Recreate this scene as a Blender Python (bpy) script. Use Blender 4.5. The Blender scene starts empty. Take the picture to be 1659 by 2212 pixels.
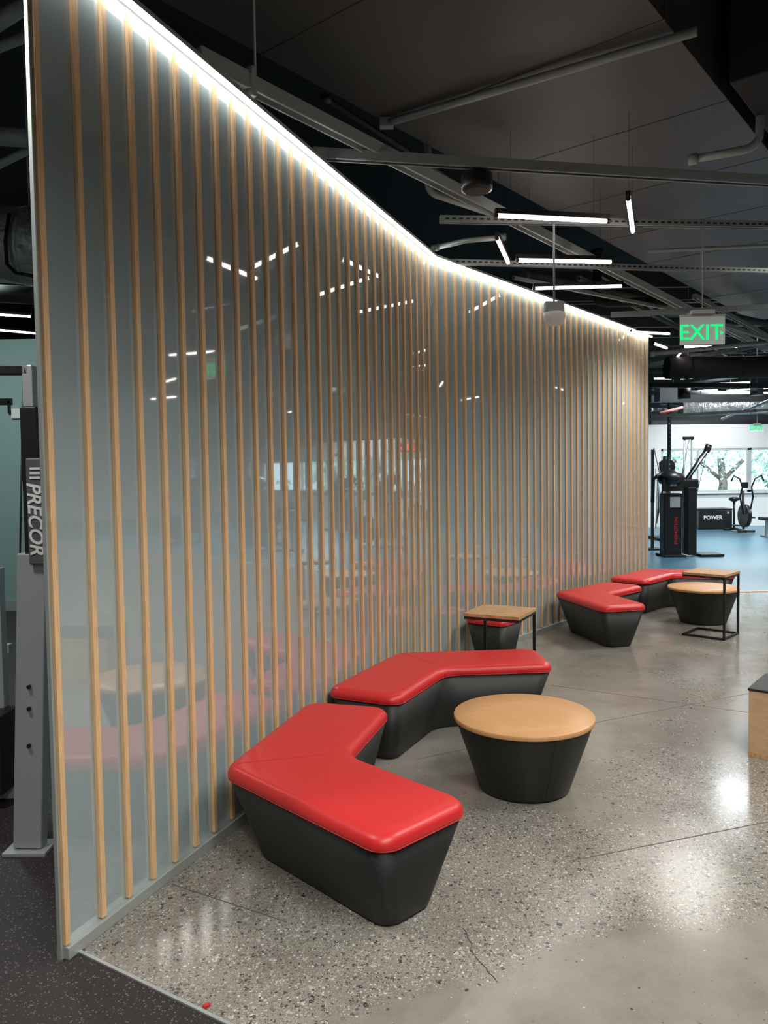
import bpy, bmesh, math, random
from mathutils import Vector, Matrix
random.seed(4)
S = bpy.context.scene
COL = S.collection
H0 = 1.65
F = 1661.0
PITCH = math.radians(2.76); ROLL = 0.0142
f_ = Vector((0, math.cos(PITCH), -math.sin(PITCH)))
u0 = Vector((0, math.sin(PITCH), math.cos(PITCH))); r0 = Vector((1, 0, 0))
R_ = r0*math.cos(ROLL) - u0*math.sin(ROLL)
U_ = u0*math.cos(ROLL) + r0*math.sin(ROLL)
EYE = Vector((0, 0, H0))
def ray(px, py): return f_*F + R_*(px-829.5) - U_*(py-1106)
def U(px, py, z):
    d = ray(px, py); return EYE + d*((z-H0)/d.z)
def UY(px, py, Y):
    d = ray(px, py); return EYE + d*(Y/d.y)

# ------------------------------------------------------------ materials
def mat(name, col, rough=.5, metal=0, emit=None, es=0, spec=.5, coat=0, alpha=None):
    m = bpy.data.materials.new(name); m.use_nodes = True
    b = m.node_tree.nodes['Principled BSDF']
    b.inputs['Base Color'].default_value = (*col, 1)
    b.inputs['Roughness'].default_value = rough
    b.inputs['Metallic'].default_value = metal
    b.inputs['Specular IOR Level'].default_value = spec
    b.inputs['Coat Weight'].default_value = coat
    if emit: 
        b.inputs['Emission Color'].default_value = (*emit, 1); b.inputs['Emission Strength'].default_value = es
    return m
def N(m, t, **kw):
    n = m.node_tree.nodes.new(t)
    for k, v in kw.items():
        if k in n.inputs: n.inputs[k].default_value = v
        else: setattr(n, k, v)
    return n
def L(m, a, b): m.node_tree.links.new(a, b)
def ramp(m, stops, interp='LINEAR'):
    n = m.node_tree.nodes.new('ShaderNodeValToRGB'); cr = n.color_ramp; cr.interpolation = interp
    while len(cr.elements) < len(stops): cr.elements.new(.5)
    for e, (p, c) in zip(cr.elements, stops):
        e.position = p; e.color = (*c, 1) if len(c) == 3 else c
    return n
def bump(m, scale, strength, dist=.002, detail=3):
    b = m.node_tree.nodes['Principled BSDF']
    tc = N(m, 'ShaderNodeTexCoord'); nz = N(m, 'ShaderNodeTexNoise', Scale=scale, Detail=detail)
    L(m, tc.outputs['Object'], nz.inputs['Vector'])
    bp = N(m, 'ShaderNodeBump', Strength=strength, Distance=dist)
    L(m, nz.outputs['Fac'], bp.inputs['Height']); L(m, bp.outputs['Normal'], b.inputs['Normal'])
    return nz
def wood(name, c1, c2, scale=(6, 6, 1), rough=.45, grain=9):
    m = mat(name, c1, rough); b = m.node_tree.nodes['Principled BSDF']
    tc = N(m, 'ShaderNodeTexCoord'); mp = N(m, 'ShaderNodeMapping'); mp.inputs['Scale'].default_value = scale
    oi = N(m, 'ShaderNodeObjectInfo')
    nz = N(m, 'ShaderNodeTexNoise', Scale=grain, Detail=5, Distortion=.6)
    ad = N(m, 'ShaderNodeVectorMath', operation='ADD')
    ml = N(m, 'ShaderNodeMath', operation='MULTIPLY'); ml.inputs[1].default_value = 30
    L(m, oi.outputs['Random'], ml.inputs[0])
    L(m, tc.outputs['Object'], mp.inputs['Vector']); L(m, mp.outputs['Vector'], ad.inputs[0]); L(m, ml.outputs[0], ad.inputs[1])
    L(m, ad.outputs[0], nz.inputs['Vector'])
    r = ramp(m, [(.3, c2), (.68, c1)]); L(m, nz.outputs['Fac'], r.inputs['Fac'])
    L(m, r.outputs['Color'], b.inputs['Base Color'])
    return m
M = {}
M['slat'] = wood('pine slat wood', (.82, .56, .31), (.60, .37, .18), (30, 30, 1.2))
M['drumtop'] = wood('oak veneer', (.66, .37, .16), (.57, .30, .12), (2, 22, 2), .38, 5)
M['butcher'] = wood('butcher block', (.66, .41, .21), (.38, .20, .085), (3, 26, 3), .4, 5)
M['ply'] = wood('plywood', (.66, .45, .26), (.56, .36, .19), (3, 3, 8), .5, 5)
M['red'] = mat('red leather', (.60, .020, .022), .38, spec=.5); bump(M['red'], 260, .12)
M['redseam'] = mat('red seam', (.36, .014, .014), .6)
M['blackvinyl'] = mat('black vinyl', (.010, .012, .011), .5); bump(M['blackvinyl'], 300, .15)
M['blackmetal'] = mat('black steel', (.018, .018, .018), .45, .3)
M['blackplastic'] = mat('black plastic', (.012, .012, .013), .35)
M['greyplastic'] = mat('grey plastic', (.32, .33, .33), .5)
M['whiteplastic'] = mat('white plastic', (.75, .75, .72), .4)
M['panelgrey'] = mat('dark grey panel', (.10, .11, .115), .4)
M['alu'] = mat('brushed aluminium', (.46, .51, .49), .42, .5); bump(M['alu'], 60, .05)
M['galv'] = mat('galvanised steel', (.27, .30, .30), .5, .25); bump(M['galv'], 30, .1)
M['galvlight'] = mat('bright galvanised channel', (.42, .46, .46), .5, .2); bump(M['galvlight'], 30, .1)
M['galvdark'] = mat('painted pipe', (.06, .062, .062), .55, .2); bump(M['galvdark'], 30, .1)
M['silver'] = mat('foil duct', (.50, .52, .51), .38, .6); bump(M['silver'], 9, .8, .05)
M['silverpaint'] = mat('silver paint', (.38, .41, .42), .35, .2); bump(M['silverpaint'], 40, .03)
M['black'] = mat('black paint', (.008, .0078, .0078), .8); bump(M['black'], 10, .1)
M['led'] = mat('led diffuser', (1, 1, 1), .5, emit=(1, .98, .96), es=26)
M['tube'] = mat('light tube', (1, 1, 1), .5, emit=(1, .86, .80), es=11)
M['fartube'] = mat('far light tube', (1, 1, 1), .5, emit=(1, .93, .88), es=8)
M['green'] = mat('exit green', (0, .5, .15), .4, emit=(.0, .74, .20), es=1.0)
M['redled'] = mat('red clock digits', (.5, 0, 0), .4, emit=(1, .03, .02), es=14)
M['redtext'] = mat('red lettering', (.50, .02, .02), .4)
M['whitetext'] = mat('white lettering', (.8, .8, .8), .5)
M['acrylic'] = mat('acrylic sign', (.58, .66, .62), .12)
M['wall'] = mat('white wall paint', (.80, .81, .80), .7); bump(M['wall'], 80, .05)
M['tealwall'] = mat('pale green wall paint', (.27, .38, .36), .7); bump(M['tealwall'], 80, .05)
M['darkwall'] = mat('dark wall paint', (.03, .032, .034), .8); bump(M['darkwall'], 60, .05)
M['blueglass'] = mat('frame', (.5, .52, .52), .4)
M['bark'] = mat('bark', (.16, .14, .13), .9); bump(M['bark'], 12, .5, .03)
M['grass'] = mat('lawn', (.30, .46, .34), .9); bump(M['grass'], 8, .6, .05)
M['path'] = mat('red kerb', (.55, .20, .18), .8); bump(M['path'], 8, .3, .02)

def frosted():
    m = mat('frosted glass', (.25, .30, .30), .03, spec=.5)
    b = m.node_tree.nodes['Principled BSDF']; b.inputs['IOR'].default_value = 2.9
    tc = N(m, 'ShaderNodeTexCoord'); nz = N(m, 'ShaderNodeTexNoise', Scale=.7, Detail=2)
    L(m, tc.outputs['Object'], nz.inputs['Vector'])
    r = ramp(m, [(.3, (.31, .39, .405)), (.7, (.36, .44, .45))]); L(m, nz.outputs['Fac'], r.inputs['Fac'])
    L(m, r.outputs['Color'], b.inputs['Base Color'])
    return m
M['glass'] = frosted()

def duct_mat():
    m = mat('dark painted duct', (.048, .043, .040), .46, 0, spec=.45)
    bump(m, 1.3, .2, .05, 1)
    return m
M['duct'] = duct_mat()

def terrazzo():
    m = mat('polished aggregate concrete', (.3, .28, .25), .2); b = m.node_tree.nodes['Principled BSDF']
    tc = N(m, 'ShaderNodeTexCoord')
    big = N(m, 'ShaderNodeTexNoise', Scale=.8, Detail=4, Roughness=.62, Distortion=.6); L(m, tc.outputs['Object'], big.inputs['Vector'])
    base = ramp(m, [(.25, (.165, .152, .128)), (.5, (.245, .228, .196)), (.8, (.32, .30, .262))]); 
    nz = N(m, 'ShaderNodeTexNoise', Scale=1.8, Detail=8, Roughness=.72); L(m, tc.outputs['Object'], nz.inputs['Vector'])
    L(m, nz.outputs['Fac'], base.inputs['Fac'])
    sx = N(m, 'ShaderNodeSeparateXYZ'); L(m, tc.outputs['Object'], sx.inputs[0])
    mr = N(m, 'ShaderNodeMapRange'); mr.inputs['From Min'].default_value = 3.9; mr.inputs['From Max'].default_value = 3.1
    mr.inputs['To Min'].default_value = -.05; mr.inputs['To Max'].default_value = .15
    sl = N(m, 'ShaderNodeMath', operation='MULTIPLY_ADD'); sl.inputs[1].default_value = -.25
    L(m, sx.outputs['X'], sl.inputs[0]); L(m, sx.outputs['Y'], sl.inputs[2]); L(m, sl.outputs[0], mr.inputs['Value'])
    m2 = N(m, 'ShaderNodeMapRange'); m2.inputs['From Min'].default_value = 2.15; m2.inputs['From Max'].default_value = 2.45
    m2.inputs['To Min'].default_value = -.32; m2.inputs['To Max'].default_value = 0
    s2 = N(m, 'ShaderNodeMath', operation='MULTIPLY_ADD'); s2.inputs[1].default_value = -.35
    L(m, sx.outputs['X'], s2.inputs[0]); L(m, sx.outputs['Y'], s2.inputs[2]); L(m, s2.outputs[0], m2.inputs['Value'])
    den0 = N(m, 'ShaderNodeMath', operation='ADD'); L(m, big.outputs['Fac'], den0.inputs[0]); L(m, mr.outputs[0], den0.inputs[1])
    den = N(m, 'ShaderNodeMath', operation='ADD'); L(m, den0.outputs[0], den.inputs[0]); L(m, m2.outputs[0], den.inputs[1])
    dr = ramp(m, [(.46, (.05,)*3), (.62, (.95,)*3)]); L(m, den.outputs[0], dr.inputs['Fac'])
    col = base.outputs['Color']
    for sc, hi in ((46, .50), (90, .50), (180, .50), (360, .45)):
        v = N(m, 'ShaderNodeTexVoronoi', Scale=sc, Randomness=1); 
        w = N(m, 'ShaderNodeTexNoise', Scale=sc*.9, Detail=1); L(m, tc.outputs['Object'], w.inputs['Vector'])
        mixv = N(m, 'ShaderNodeVectorMath', operation='MULTIPLY_ADD'); mixv.inputs[1].default_value = (.9/sc,)*3
        L(m, w.outputs['Color'], mixv.inputs[0]); L(m, tc.outputs['Object'], mixv.inputs[2]); L(m, mixv.outputs[0], v.inputs['Vector'])
        sp = N(m, 'ShaderNodeSeparateColor'); L(m, v.outputs['Color'], sp.inputs[0])
        if sc == 46: st_ = [(0, (.045, .045, .045)), (.20, (.095, .09, .08)), (.40, (.18, .167, .145)), (.64, (.29, .275, .24)), (.88, (.44, .42, .38))]
        else: st_ = [(0, (.045, .045, .045)), (.18, (.10, .095, .085)), (.34, (.19, .18, .155)), (.55, (.38, .36, .32)), (.80, (.60, .58, .53))]
        cc = ramp(m, st_, 'CONSTANT')
        L(m, sp.outputs['Green'], cc.inputs['Fac'])
        th = N(m, 'ShaderNodeMath', operation='MULTIPLY'); th.inputs[1].default_value = hi; L(m, sp.outputs['Red'], th.inputs[0])
        lt = N(m, 'ShaderNodeMath', operation='LESS_THAN'); L(m, v.outputs['Distance'], lt.inputs[0]); L(m, th.outputs[0], lt.inputs[1])
        ga = N(m, 'ShaderNodeMath', operation='LESS_THAN'); L(m, sp.outputs['Blue'], ga.inputs[0]); L(m, dr.outputs['Color'], ga.inputs[1])
        mk = N(m, 'ShaderNodeMath', operation='MULTIPLY'); L(m, lt.outputs[0], mk.inputs[0]); L(m, ga.outputs[0], mk.inputs[1])
        mx = N(m, 'ShaderNodeMix', data_type='RGBA'); L(m, mk.outputs[0], mx.inputs['Factor'])
        L(m, col, mx.inputs[6]); L(m, cc.outputs['Color'], mx.inputs[7]); col = mx.outputs[2]
    L(m, col, b.inputs['Base Color'])
    rr = ramp(m, [(.3, (.11,)*3), (.75, (.24,)*3)]); L(m, nz.outputs['Fac'], rr.inputs['Fac']); L(m, rr.outputs['Color'], b.inputs['Roughness'])
    return m
M['terrazzo'] = terrazzo()
def speckle(name, basec, spot, sc, rough=.75, thr=.12):
    m = mat(name, basec, rough); b = m.node_tree.nodes['Principled BSDF']
    tc = N(m, 'ShaderNodeTexCoord'); v = N(m, 'ShaderNodeTexVoronoi', Scale=sc); L(m, tc.outputs['Object'], v.inputs['Vector'])
    sp = N(m, 'ShaderNodeSeparateColor'); L(m, v.outputs['Color'], sp.inputs[0])
    th = N(m, 'ShaderNodeMath', operation='MULTIPLY'); th.inputs[1].default_value = .55; L(m, sp.outputs['Red'], th.inputs[0])
    lt = N(m, 'ShaderNodeMath', operation='LESS_THAN'); L(m, v.outputs['Distance'], lt.inputs[0]); L(m, th.outputs[0], lt.inputs[1])
    g = N(m, 'ShaderNodeMath', operation='LESS_THAN'); g.inputs[1].default_value = thr; L(m, sp.outputs['Green'], g.inputs[0])
    mk = N(m, 'ShaderNodeMath', operation='MULTIPLY'); L(m, lt.outputs[0], mk.inputs[0]); L(m, g.outputs[0], mk.inputs[1])
    mx = N(m, 'ShaderNodeMix', data_type='RGBA'); mx.inputs[6].default_value = (*basec, 1); mx.inputs[7].default_value = (*spot, 1)
    L(m, mk.outputs[0], mx.inputs['Factor']); L(m, mx.outputs[2], b.inputs['Base Color'])
    return m
M['rubber'] = speckle('speckled rubber floor', (.020, .015, .015), (.17, .13, .13), 150, .7, .3)
M['bluefloor'] = speckle('blue rubber floor', (.065, .165, .23), (.14, .28, .36), 60, .32, .15)
def leaves():
    m = mat('leaves', (.12, .28, .08), .7); b = m.node_tree.nodes['Principled BSDF']
    tc = N(m, 'ShaderNodeTexCoord'); nz = N(m, 'ShaderNodeTexNoise', Scale=2, Detail=3); L(m, tc.outputs['Object'], nz.inputs['Vector'])
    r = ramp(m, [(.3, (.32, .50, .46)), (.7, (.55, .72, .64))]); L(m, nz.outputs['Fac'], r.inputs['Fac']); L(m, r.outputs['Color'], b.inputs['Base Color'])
    return m
M['leaf'] = leaves()

# ------------------------------------------------------------ mesh builder
class MB:
    def __init__(s): s.bm = bmesh.new(); s.mats = []
    def box(s, c, size, ax=None, mi=0):
        c = Vector(c); sx, sy, sz = [k/2 for k in size]
        X, Y, Z = ax if ax else (Vector((1,0,0)), Vector((0,1,0)), Vector((0,0,1)))
        vs = [s.bm.verts.new(c + X*(i*sx) + Y*(j*sy) + Z*(k*sz)) for i in (-1,1) for j in (-1,1) for k in (-1,1)]
        for q in ((0,1,3,2),(4,6,7,5),(0,4,5,1),(2,3,7,6),(0,2,6,4),(1,5,7,3)):
            fc = s.bm.faces.new([vs[i] for i in q]); fc.material_index = mi
        return s
    def bar(s, a, b, w, h, up=(0,0,1)):
        a = Vector(a); b = Vector(b); d = (b-a); l = d.length; d.normalize(); up = Vector(up)
        side = d.cross(up)
        if side.length < 1e-4: side = d.cross(Vector((1,0,0)))
        side.normalize(); u = side.cross(d).normalized()
        return s.box((a+b)/2, (l, w, h), (d, side, u))
    def channel(s, a, b, w=.041, h=.041, t=.004, up=(0,0,1)):
        a = Vector(a); b = Vector(b); d = (b-a).normalized(); side = d.cross(Vector(up)).normalized(); u = side.cross(d).normalized()
        s.bar(a+u*(h/2), b+u*(h/2), w, t, up)
        for k in (-1,1):
            s.bar(a+side*k*(w/2), b+side*k*(w/2), t, h, up)
            s.bar(a+side*k*(w/2-.006)-u*(h/2), b+side*k*(w/2-.006)-u*(h/2), .010, t, up)
        return s
    def tube(s, pts, r, n=10, cap=True):
        pts = [Vector(p) for p in pts]; rings = []
        prev = None
        for i, p in enumerate(pts):
            if i == 0: d = pts[1]-p
            elif i == len(pts)-1: d = p-pts[i-1]
            else: d = (pts[i+1]-p).normalized() + (p-pts[i-1]).normalized()
            d.normalize()
            if prev is None:
                ref = Vector((0,0,1)) if abs(d.z) < .9 else Vector((1,0,0))
                a = d.cross(ref).normalized()
            else:
                a = (prev - d*prev.dot(d)).normalized()
            prev = a; bb = d.cross(a)
            rr = r[i] if isinstance(r, (list, tuple)) else r
            rings.append([s.bm.verts.new(p + (a*math.cos(2*math.pi*k/n) + bb*math.sin(2*math.pi*k/n))*rr) for k in range(n)])
        for A, B in zip(rings, rings[1:]):
            for k in range(n): 
                fc = s.bm.faces.new((A[k], A[(k+1)%n], B[(k+1)%n], B[k])); fc.smooth = True
        if cap: s.bm.faces.new(rings[0][::-1]); s.bm.faces.new(rings[-1])
        return s
    def lathe(s, c, prof, n=48):
        c = Vector(c); rings = []
        for r, z in prof:
            rings.append([s.bm.verts.new(c + Vector((r*math.cos(2*math.pi*k/n), r*math.sin(2*math.pi*k/n), z))) for k in range(n)])
        for A, B in zip(rings, rings[1:]):
            for k in range(n):
                fc = s.bm.faces.new((A[k], A[(k+1)%n], B[(k+1)%n], B[k])); fc.smooth = True
        s.bm.faces.new(rings[0][::-1]); s.bm.faces.new(rings[-1])
        return s
    def loops(s, loops, smooth=True):
        rings = [[s.bm.verts.new(p) for p in lp] for lp in loops]
        n = len(rings[0])
        for A, B in zip(rings, rings[1:]):
            for k in range(n):
                fc = s.bm.faces.new((A[k], A[(k+1)%n], B[(k+1)%n], B[k])); fc.smooth = smooth
        s.bm.faces.new(rings[0][::-1]); f2 = s.bm.faces.new(rings[-1]); f2.smooth = smooth
        return s
ORI = {}
def obj(name, mb, m, parent=None, bevel=0, seg=2, m2=None):
    bm = mb.bm
    bmesh.ops.recalc_face_normals(bm, faces=bm.faces)
    off = Vector((0,0,0))
    if parent is not None: off = ORI.get(parent, Vector((0,0,0)))
    if off.length: bmesh.ops.translate(bm, verts=bm.verts, vec=-off)
    me = bpy.data.meshes.new(name); bm.to_mesh(me); bm.free()
    me.materials.append(m)
    if m2: me.materials.append(m2)
    o = bpy.data.objects.new(name, me); COL.objects.link(o)
    if parent is not None: o.parent = parent; ORI[o] = off
    if bevel:
        bv = o.modifiers.new('bevel', 'BEVEL'); bv.width = bevel; bv.segments = seg; bv.limit_method = 'ANGLE'
    return o
def thing(name, label, cat, loc=(0,0,0), group=None):
    o = bpy.data.objects.new(name, None); COL.objects.link(o); o.location = loc; ORI[o] = Vector(loc)
    o.empty_display_size = .1
    return tag(o, label, cat, group)
def tag(o, label, cat, group=None):
    o['label'] = label; o['category'] = cat
    if group: o['group'] = group
    return o
def struct(name, mb, m, parent=None, bevel=0, label=None):
    o = obj(name, mb, m, parent, bevel)
    if parent is None: o['kind'] = 'structure'
    if label: o['label'] = label
    return o
def dup(root, loc, rz, label, group=None):
    r = root.copy(); COL.objects.link(r); r.location = loc; r.rotation_euler = (0,0,rz); r['label'] = label
    if group: r['group'] = group
    for ch in list(root.children):
        c = ch.copy(); COL.objects.link(c); c.parent = r
        for g in list(ch.children):
            d = g.copy(); COL.objects.link(d); d.parent = c
    return r
def text(name, body, size, m, parent, loc, X, Y, extrude=.002, shear=0, bold=0):
    cu = bpy.data.curves.new(name, 'FONT'); cu.body = body; cu.size = size; cu.extrude = extrude; cu.shear = shear; cu.offset = bold
    cu.align_x = 'CENTER'; cu.align_y = 'CENTER'
    t = bpy.data.objects.new('tmp', cu); COL.objects.link(t)
    dg = bpy.context.evaluated_depsgraph_get(); dg.update()
    me = bpy.data.meshes.new_from_object(t.evaluated_get(dg))
    bpy.data.objects.remove(t)
    X = Vector(X).normalized(); Y = Vector(Y).normalized(); Z = X.cross(Y)
    mw = Matrix.Translation(Vector(loc)-ORI.get(parent, Vector((0,0,0)))) @ Matrix((X, Y, Z)).transposed().to_4x4()
    me.transform(mw); me.materials.clear(); me.materials.append(m); me.name = name
    o = bpy.data.objects.new(name, me); COL.objects.link(o); o.parent = parent
    return o

# ------------------------------------------------------------ room shell
CEIL = 5.2; FARY = 22.6
d1 = Vector((.371, .928, 0)).normalized(); n1 = Vector((d1.y, -d1.x, 0))
d2 = Vector((.628, .778, 0)).normalized(); n2 = Vector((d2.y, -d2.x, 0))
P0 = Vector((-1.05, 2.687, 0)) - n1*.03
C1 = P0 + d1*4.01
E2 = C1 + d2*5.0
TS = .135
S1 = P0 - d1*TS
T0 = U(172, 2057, 0); T1 = U(490, 2212, 0)
td = (T1-T0).normalized()
T2 = T0 + td*6
def poly(pts, z, th=.1):
    mb = MB(); mb.loops([[Vector((p[0], p[1], z-th)) for p in pts], [Vector((p[0], p[1], z)) for p in pts]], False); return mb
BY = 10.35
floor = struct('floor', poly([T0, T2, (26, T2.y), (26, BY), (E2.x+.07, BY), (E2.x, E2.y), (C1.x, C1.y), (P0.x, P0.y)], 0), M['terrazzo'])
struct('floor_rubber', poly([(-10, -4), (26, -4), (26, T2.y), T2, T0, (P0.x, P0.y), (C1.x, C1.y), (E2.x, E2.y), (E2.x+.07, BY), (-10, BY)], 0), M['rubber'])
struct('floor_blue', poly([(-10, BY), (26, BY), (26, FARY), (-10, FARY)], 0), M['bluefloor'])
struct('trim_1', MB().bar(T0+Vector((0,0,.002)), T2+Vector((0,0,.002)), .012, .008), M['alu'])
struct('trim_2', MB().bar((E2.x+.07, BY, .003), (26, BY, .003), .05, .01), M['ply'])
ceil = struct('ceiling', MB().box((8, 9.3, CEIL+.1), (36, 26.8, .2)), M['black'])
struct('wall_back', MB().box((8, -4.1, CEIL/2), (36, .2, CEIL)), M['wall'])
struct('wall_right', MB().box((26.1, 9.3, CEIL/2), (.2, 26.8, CEIL)), M['wall'])
struct('wall_left_outer', MB().box((-10.1, 9.3, CEIL/2), (.2, 26.8, CEIL)), M['tealwall'])
struct('wall_left_rear', MB().box((-5.2, 9.75, 1.7), (9.6, .2, 3.4)), M['tealwall'])
struct('baseboard_left', MB().box((-5.2, 9.64, .07), (9.6, .02, .14)), M['greyplastic'])
wz0, wz1 = 1.0, 2.29; WX0 = 8.15
mb = MB().box((8, FARY+.1, wz0/2), (36, .2, wz0)).box((8, FARY+.1, (wz1+3)/2), (36, .2, 3-wz1)).box(((-10+WX0)/2, FARY+.1, (wz0+wz1)/2), (WX0+10, .2, wz1-wz0)).box((24.9, FARY+.1, (wz0+wz1)/2), (2.2, .2, wz1-wz0))
fw = struct('wall_far', mb, M['wall'])
struct('wall_far_upper', MB().box((8, FARY+.1, 4.1), (36, .2, 2.2)), M['darkwall'])
x = WX0; i = 1
while x < 23.5:
    w = 2.6
    m_ = MB()
    for zz in (wz0+.03, wz1-.03): m_.box((x+w/2, FARY+.05, zz), (w, .08, .06))
    for xx in (x+.03, x+w-.03): m_.box((xx, FARY+.05, (wz0+wz1)/2), (.06, .08, wz1-wz0))
    m_.box((x+w*.42, FARY+.05, (wz0+wz1)/2), (.04, .06, wz1-wz0))
    wo = struct('window_%d' % i, m_, M['blueglass'])
    struct('window_sill', MB().box((x+w/2, FARY-.03, wz0-.015), (w, .12, .03)), M['wall'], wo)
    x += w; i += 1

M['joint'] = mat('joint sealant', (.11, .104, .09), .6)
M['crack'] = mat('floor crack', (.05, .046, .04), .8)
def joint(n, pts, w=.004, m='joint'):
    mb = MB(); P = [U(a, b, .0005) for a, b in pts]
    for a, b in zip(P, P[1:]): mb.bar(a, b, w, .002)
    return struct('trim_%d' % n, mb, M[m])
joint(3, [(1235, 1859), (1659, 1775), (1900, 1727)])
joint(4, [(372, 1910), (620, 1992)], .004)
joint(5, [(1000, 2005), (1008, 2015), (1012, 2030), (1020, 2038), (1016, 2052), (1030, 2070), (1038, 2080), (1050, 2090), (1052, 2098), (1066, 2110), (1075, 2122)], .0024, 'crack')
joint(6, [(1190, 1480), (1659, 1545)], .003)
joint(7, [(900, 1640), (1290, 1560), (1659, 1490)], .0025)

# ------------------------------------------------------------ partition
HW = 3.415
def partition(name, A, B, d, n, seams, ts_slats):
    Lw = (B-A).length; X = d; Y = n; Z = Vector((0,0,1)); ax = (X, Y, Z)
    mb = MB(); mid = (A+B)/2
    mb.box(mid + Z*.022 , (Lw, .055, .044), ax)
    mb.box(mid + Z*(HW+.022) - Y*.020, (Lw, .036, .05), ax)
    root = struct(name, mb, M['alu'], bevel=.003); root['label'] = 'aluminium base and head channels of the frosted glass partition'
    ts = [0]+seams+[Lw]
    for a, b in zip(ts, ts[1:]):
        c = A + d*((a+b)/2) + Z*((HW+.04)/2) - Y*.008
        g = obj('glass_panel', MB().box(c, (b-a-.004, .012, HW-.046), ax), M['glass'], root, .001)
        g['label'] = 'frosted grey green glass panel'
    me = None
    for t_ in ts_slats:
        p = A + d*t_
        if me is None:
            mb = MB().box(Z*((HW+.046)/2), (.024, .016, HW-.05), ax)
            o = obj('slat', mb, M['slat'], root, .0007, 1); me = o.data
        else:
            o = bpy.data.objects.new('slat', me); COL.objects.link(o); o.parent = root
            bv = o.modifiers.new('bevel', 'BEVEL'); bv.width = .0007; bv.segments = 1
        o.location = p + Y*.0065
    return root
wl = partition('wall_left', S1, C1, d1, n1, [TS+1.89], [.013] + [TS+.055+.143*i for i in range(28)])
wc = partition('wall_center', C1, E2, d2, n2, [2.5], [.07+.1425*i for i in range(35)])
obj('end_cap', MB().box(S1 - d1*.005 + Vector((0,0,HW/2)) - n1*.006, (.010, .018, HW), (d1, n1, Vector((0,0,1)))), M['alu'], wl, .002)
def led(A, B, n, label):
    d = (B-A).normalized(); Z = Vector((0,0,1)); mid = (A+B)/2; Lw = (B-A).length
    t = thing('light_strip', label, 'light strip', mid + n*.040 + Z*HW, 'light strips along the partition head')
    obj('housing', MB().box(mid + n*.040 + Z*(HW+.026), (Lw, .036, .020), (d, n, Z)), M['alu'], t)
    obj('diffuser', MB().box(mid + n*.040 + Z*(HW+.009), (Lw, .015, .012), (d, n, Z)), M['led'], t)
led(S1, C1+d1*.02, n1, 'glowing light strip along the top of the nearer slatted partition')
led(C1+d2*.04, E2, n2, 'glowing light strip along the top of the farther slatted partition')

# ------------------------------------------------------------ benches
def rounded(pts, insets, radii, z, seg=8):
    n = len(pts); lines = []
    for i in range(n):
        a = Vector(pts[i]); b = Vector(pts[(i+1)%n]); d = (b-a).normalized(); nn = Vector((-d.y, d.x))
        lines.append((a+nn*insets[i], d))
    out = []
    for i in range(n):
        p, d = lines[i-1]; q, e = lines[i]
        cr = d.x*e.y-d.y*e.x
        t = ((q.x-p.x)*e.y-(q.y-p.y)*e.x)/cr
        v = p+d*t
        r = radii[i]
        ang = math.acos(max(-1, min(1, d.dot(e))))
        tl = r*math.tan(ang/2)
        s = 1 if cr > 0 else -1
        cen = v - d*tl + Vector((-d.y, d.x))*s*r
        a0 = math.atan2((v-d*tl-cen).y, (v-d*tl-cen).x)
        for k in range(seg+1):
            a = a0 + s*ang*k/seg
            out.append(Vector((cen.x+r*math.cos(a), cen.y+r*math.sin(a), z)))
    return out
SH = .42
def cushion_bench(name, label, cat, pts, rad, binset, conc=(), group=None, seam=None):
    t = thing(name, label, cat, (0,0,0), group)
    n = len(pts)
    def rr(x): return [max(.01, (r + x) if i in conc else (r - x*.4)) for i, r in enumerate(rad)]
    def lp(d, z, k=0): return rounded(pts, [d+(b*k) for b in binset], rr(d+.02*k), z)
    zb = SH-.058
    b = MB(); b.loops([lp(.020, 0.0, 1), lp(.009, .010, 1), lp(.007, .03, .96), lp(.006, zb-.003, .02)])
    base = obj('base', b, M['blackvinyl'], t)
    c = MB(); c.loops([lp(.006, zb), lp(.001, zb+.005), lp(0, zb+.013), lp(.002, zb+.026), lp(.009, zb+.040), lp(.020, zb+.050), lp(.036, zb+.0555), lp(.058, zb+.0576), lp(.09, zb+.058)])
    cu = obj('cushion', c, M['red'], t)
    loop = lp(.003, zb+.001); loop = loop + [loop[0]]
    obj('piping', MB().tube(loop, .003, 6), M['red'], cu)
    if seam:
        a, bb = seam; a = Vector(a); bb = Vector(bb)
        u = (bb-a).normalized()
        obj('seam', MB().tube([(a.x+u.x*.06, a.y+u.y*.06, zb+.0562), (a.x+u.x*.10, a.y+u.y*.10, zb+.0578), (bb.x-u.x*.12, bb.y-u.y*.12, zb+.0578), (bb.x-u.x*.085, bb.y-u.y*.085, zb+.0562)], .0016, 6), M['redseam'], cu)
    return t
LB, WB = .985, .475
s6, c6 = math.sin(math.radians(60)), .5
O = (0,0); D = (LB*c6, -LB*s6); C = (D[0]+WB*s6, D[1]+WB*c6); I = (WB/s6, 0); A = (LB*c6, LB*s6); B = (A[0]+WB*s6, A[1]-WB*c6)
pts = [O, D, C, I, B, A]
G1 = 'red topped angled benches'
bench1 = cushion_bench('angled_bench', 'nearest red angled bench in front of the slatted partition', 'bench', pts, [.12, .085, .085, .18, .085, .085], [.115, .105, .075, .075, .105, .115], (3,), G1, (O, I))
def place(o, x, y, deg): o.location = (x, y, 0); o.rotation_euler = (0,0,math.radians(deg))
pO = U(482, 1672, .38)
place(bench1, pO.x, pO.y, 14)
dup(bench1, (.072, 5.31, 0), math.radians(-56), 'second red angled bench, its corner against the partition beside the drum table')
dup(bench1, (1.765, 7.95, 0), math.radians(-17), 'red angled bench at the far end, the nearer of the far pair')
dup(bench1, (3.30, 9.72, 0), math.radians(-73), 'farthest red angled bench, partly behind the far small table')
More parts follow.
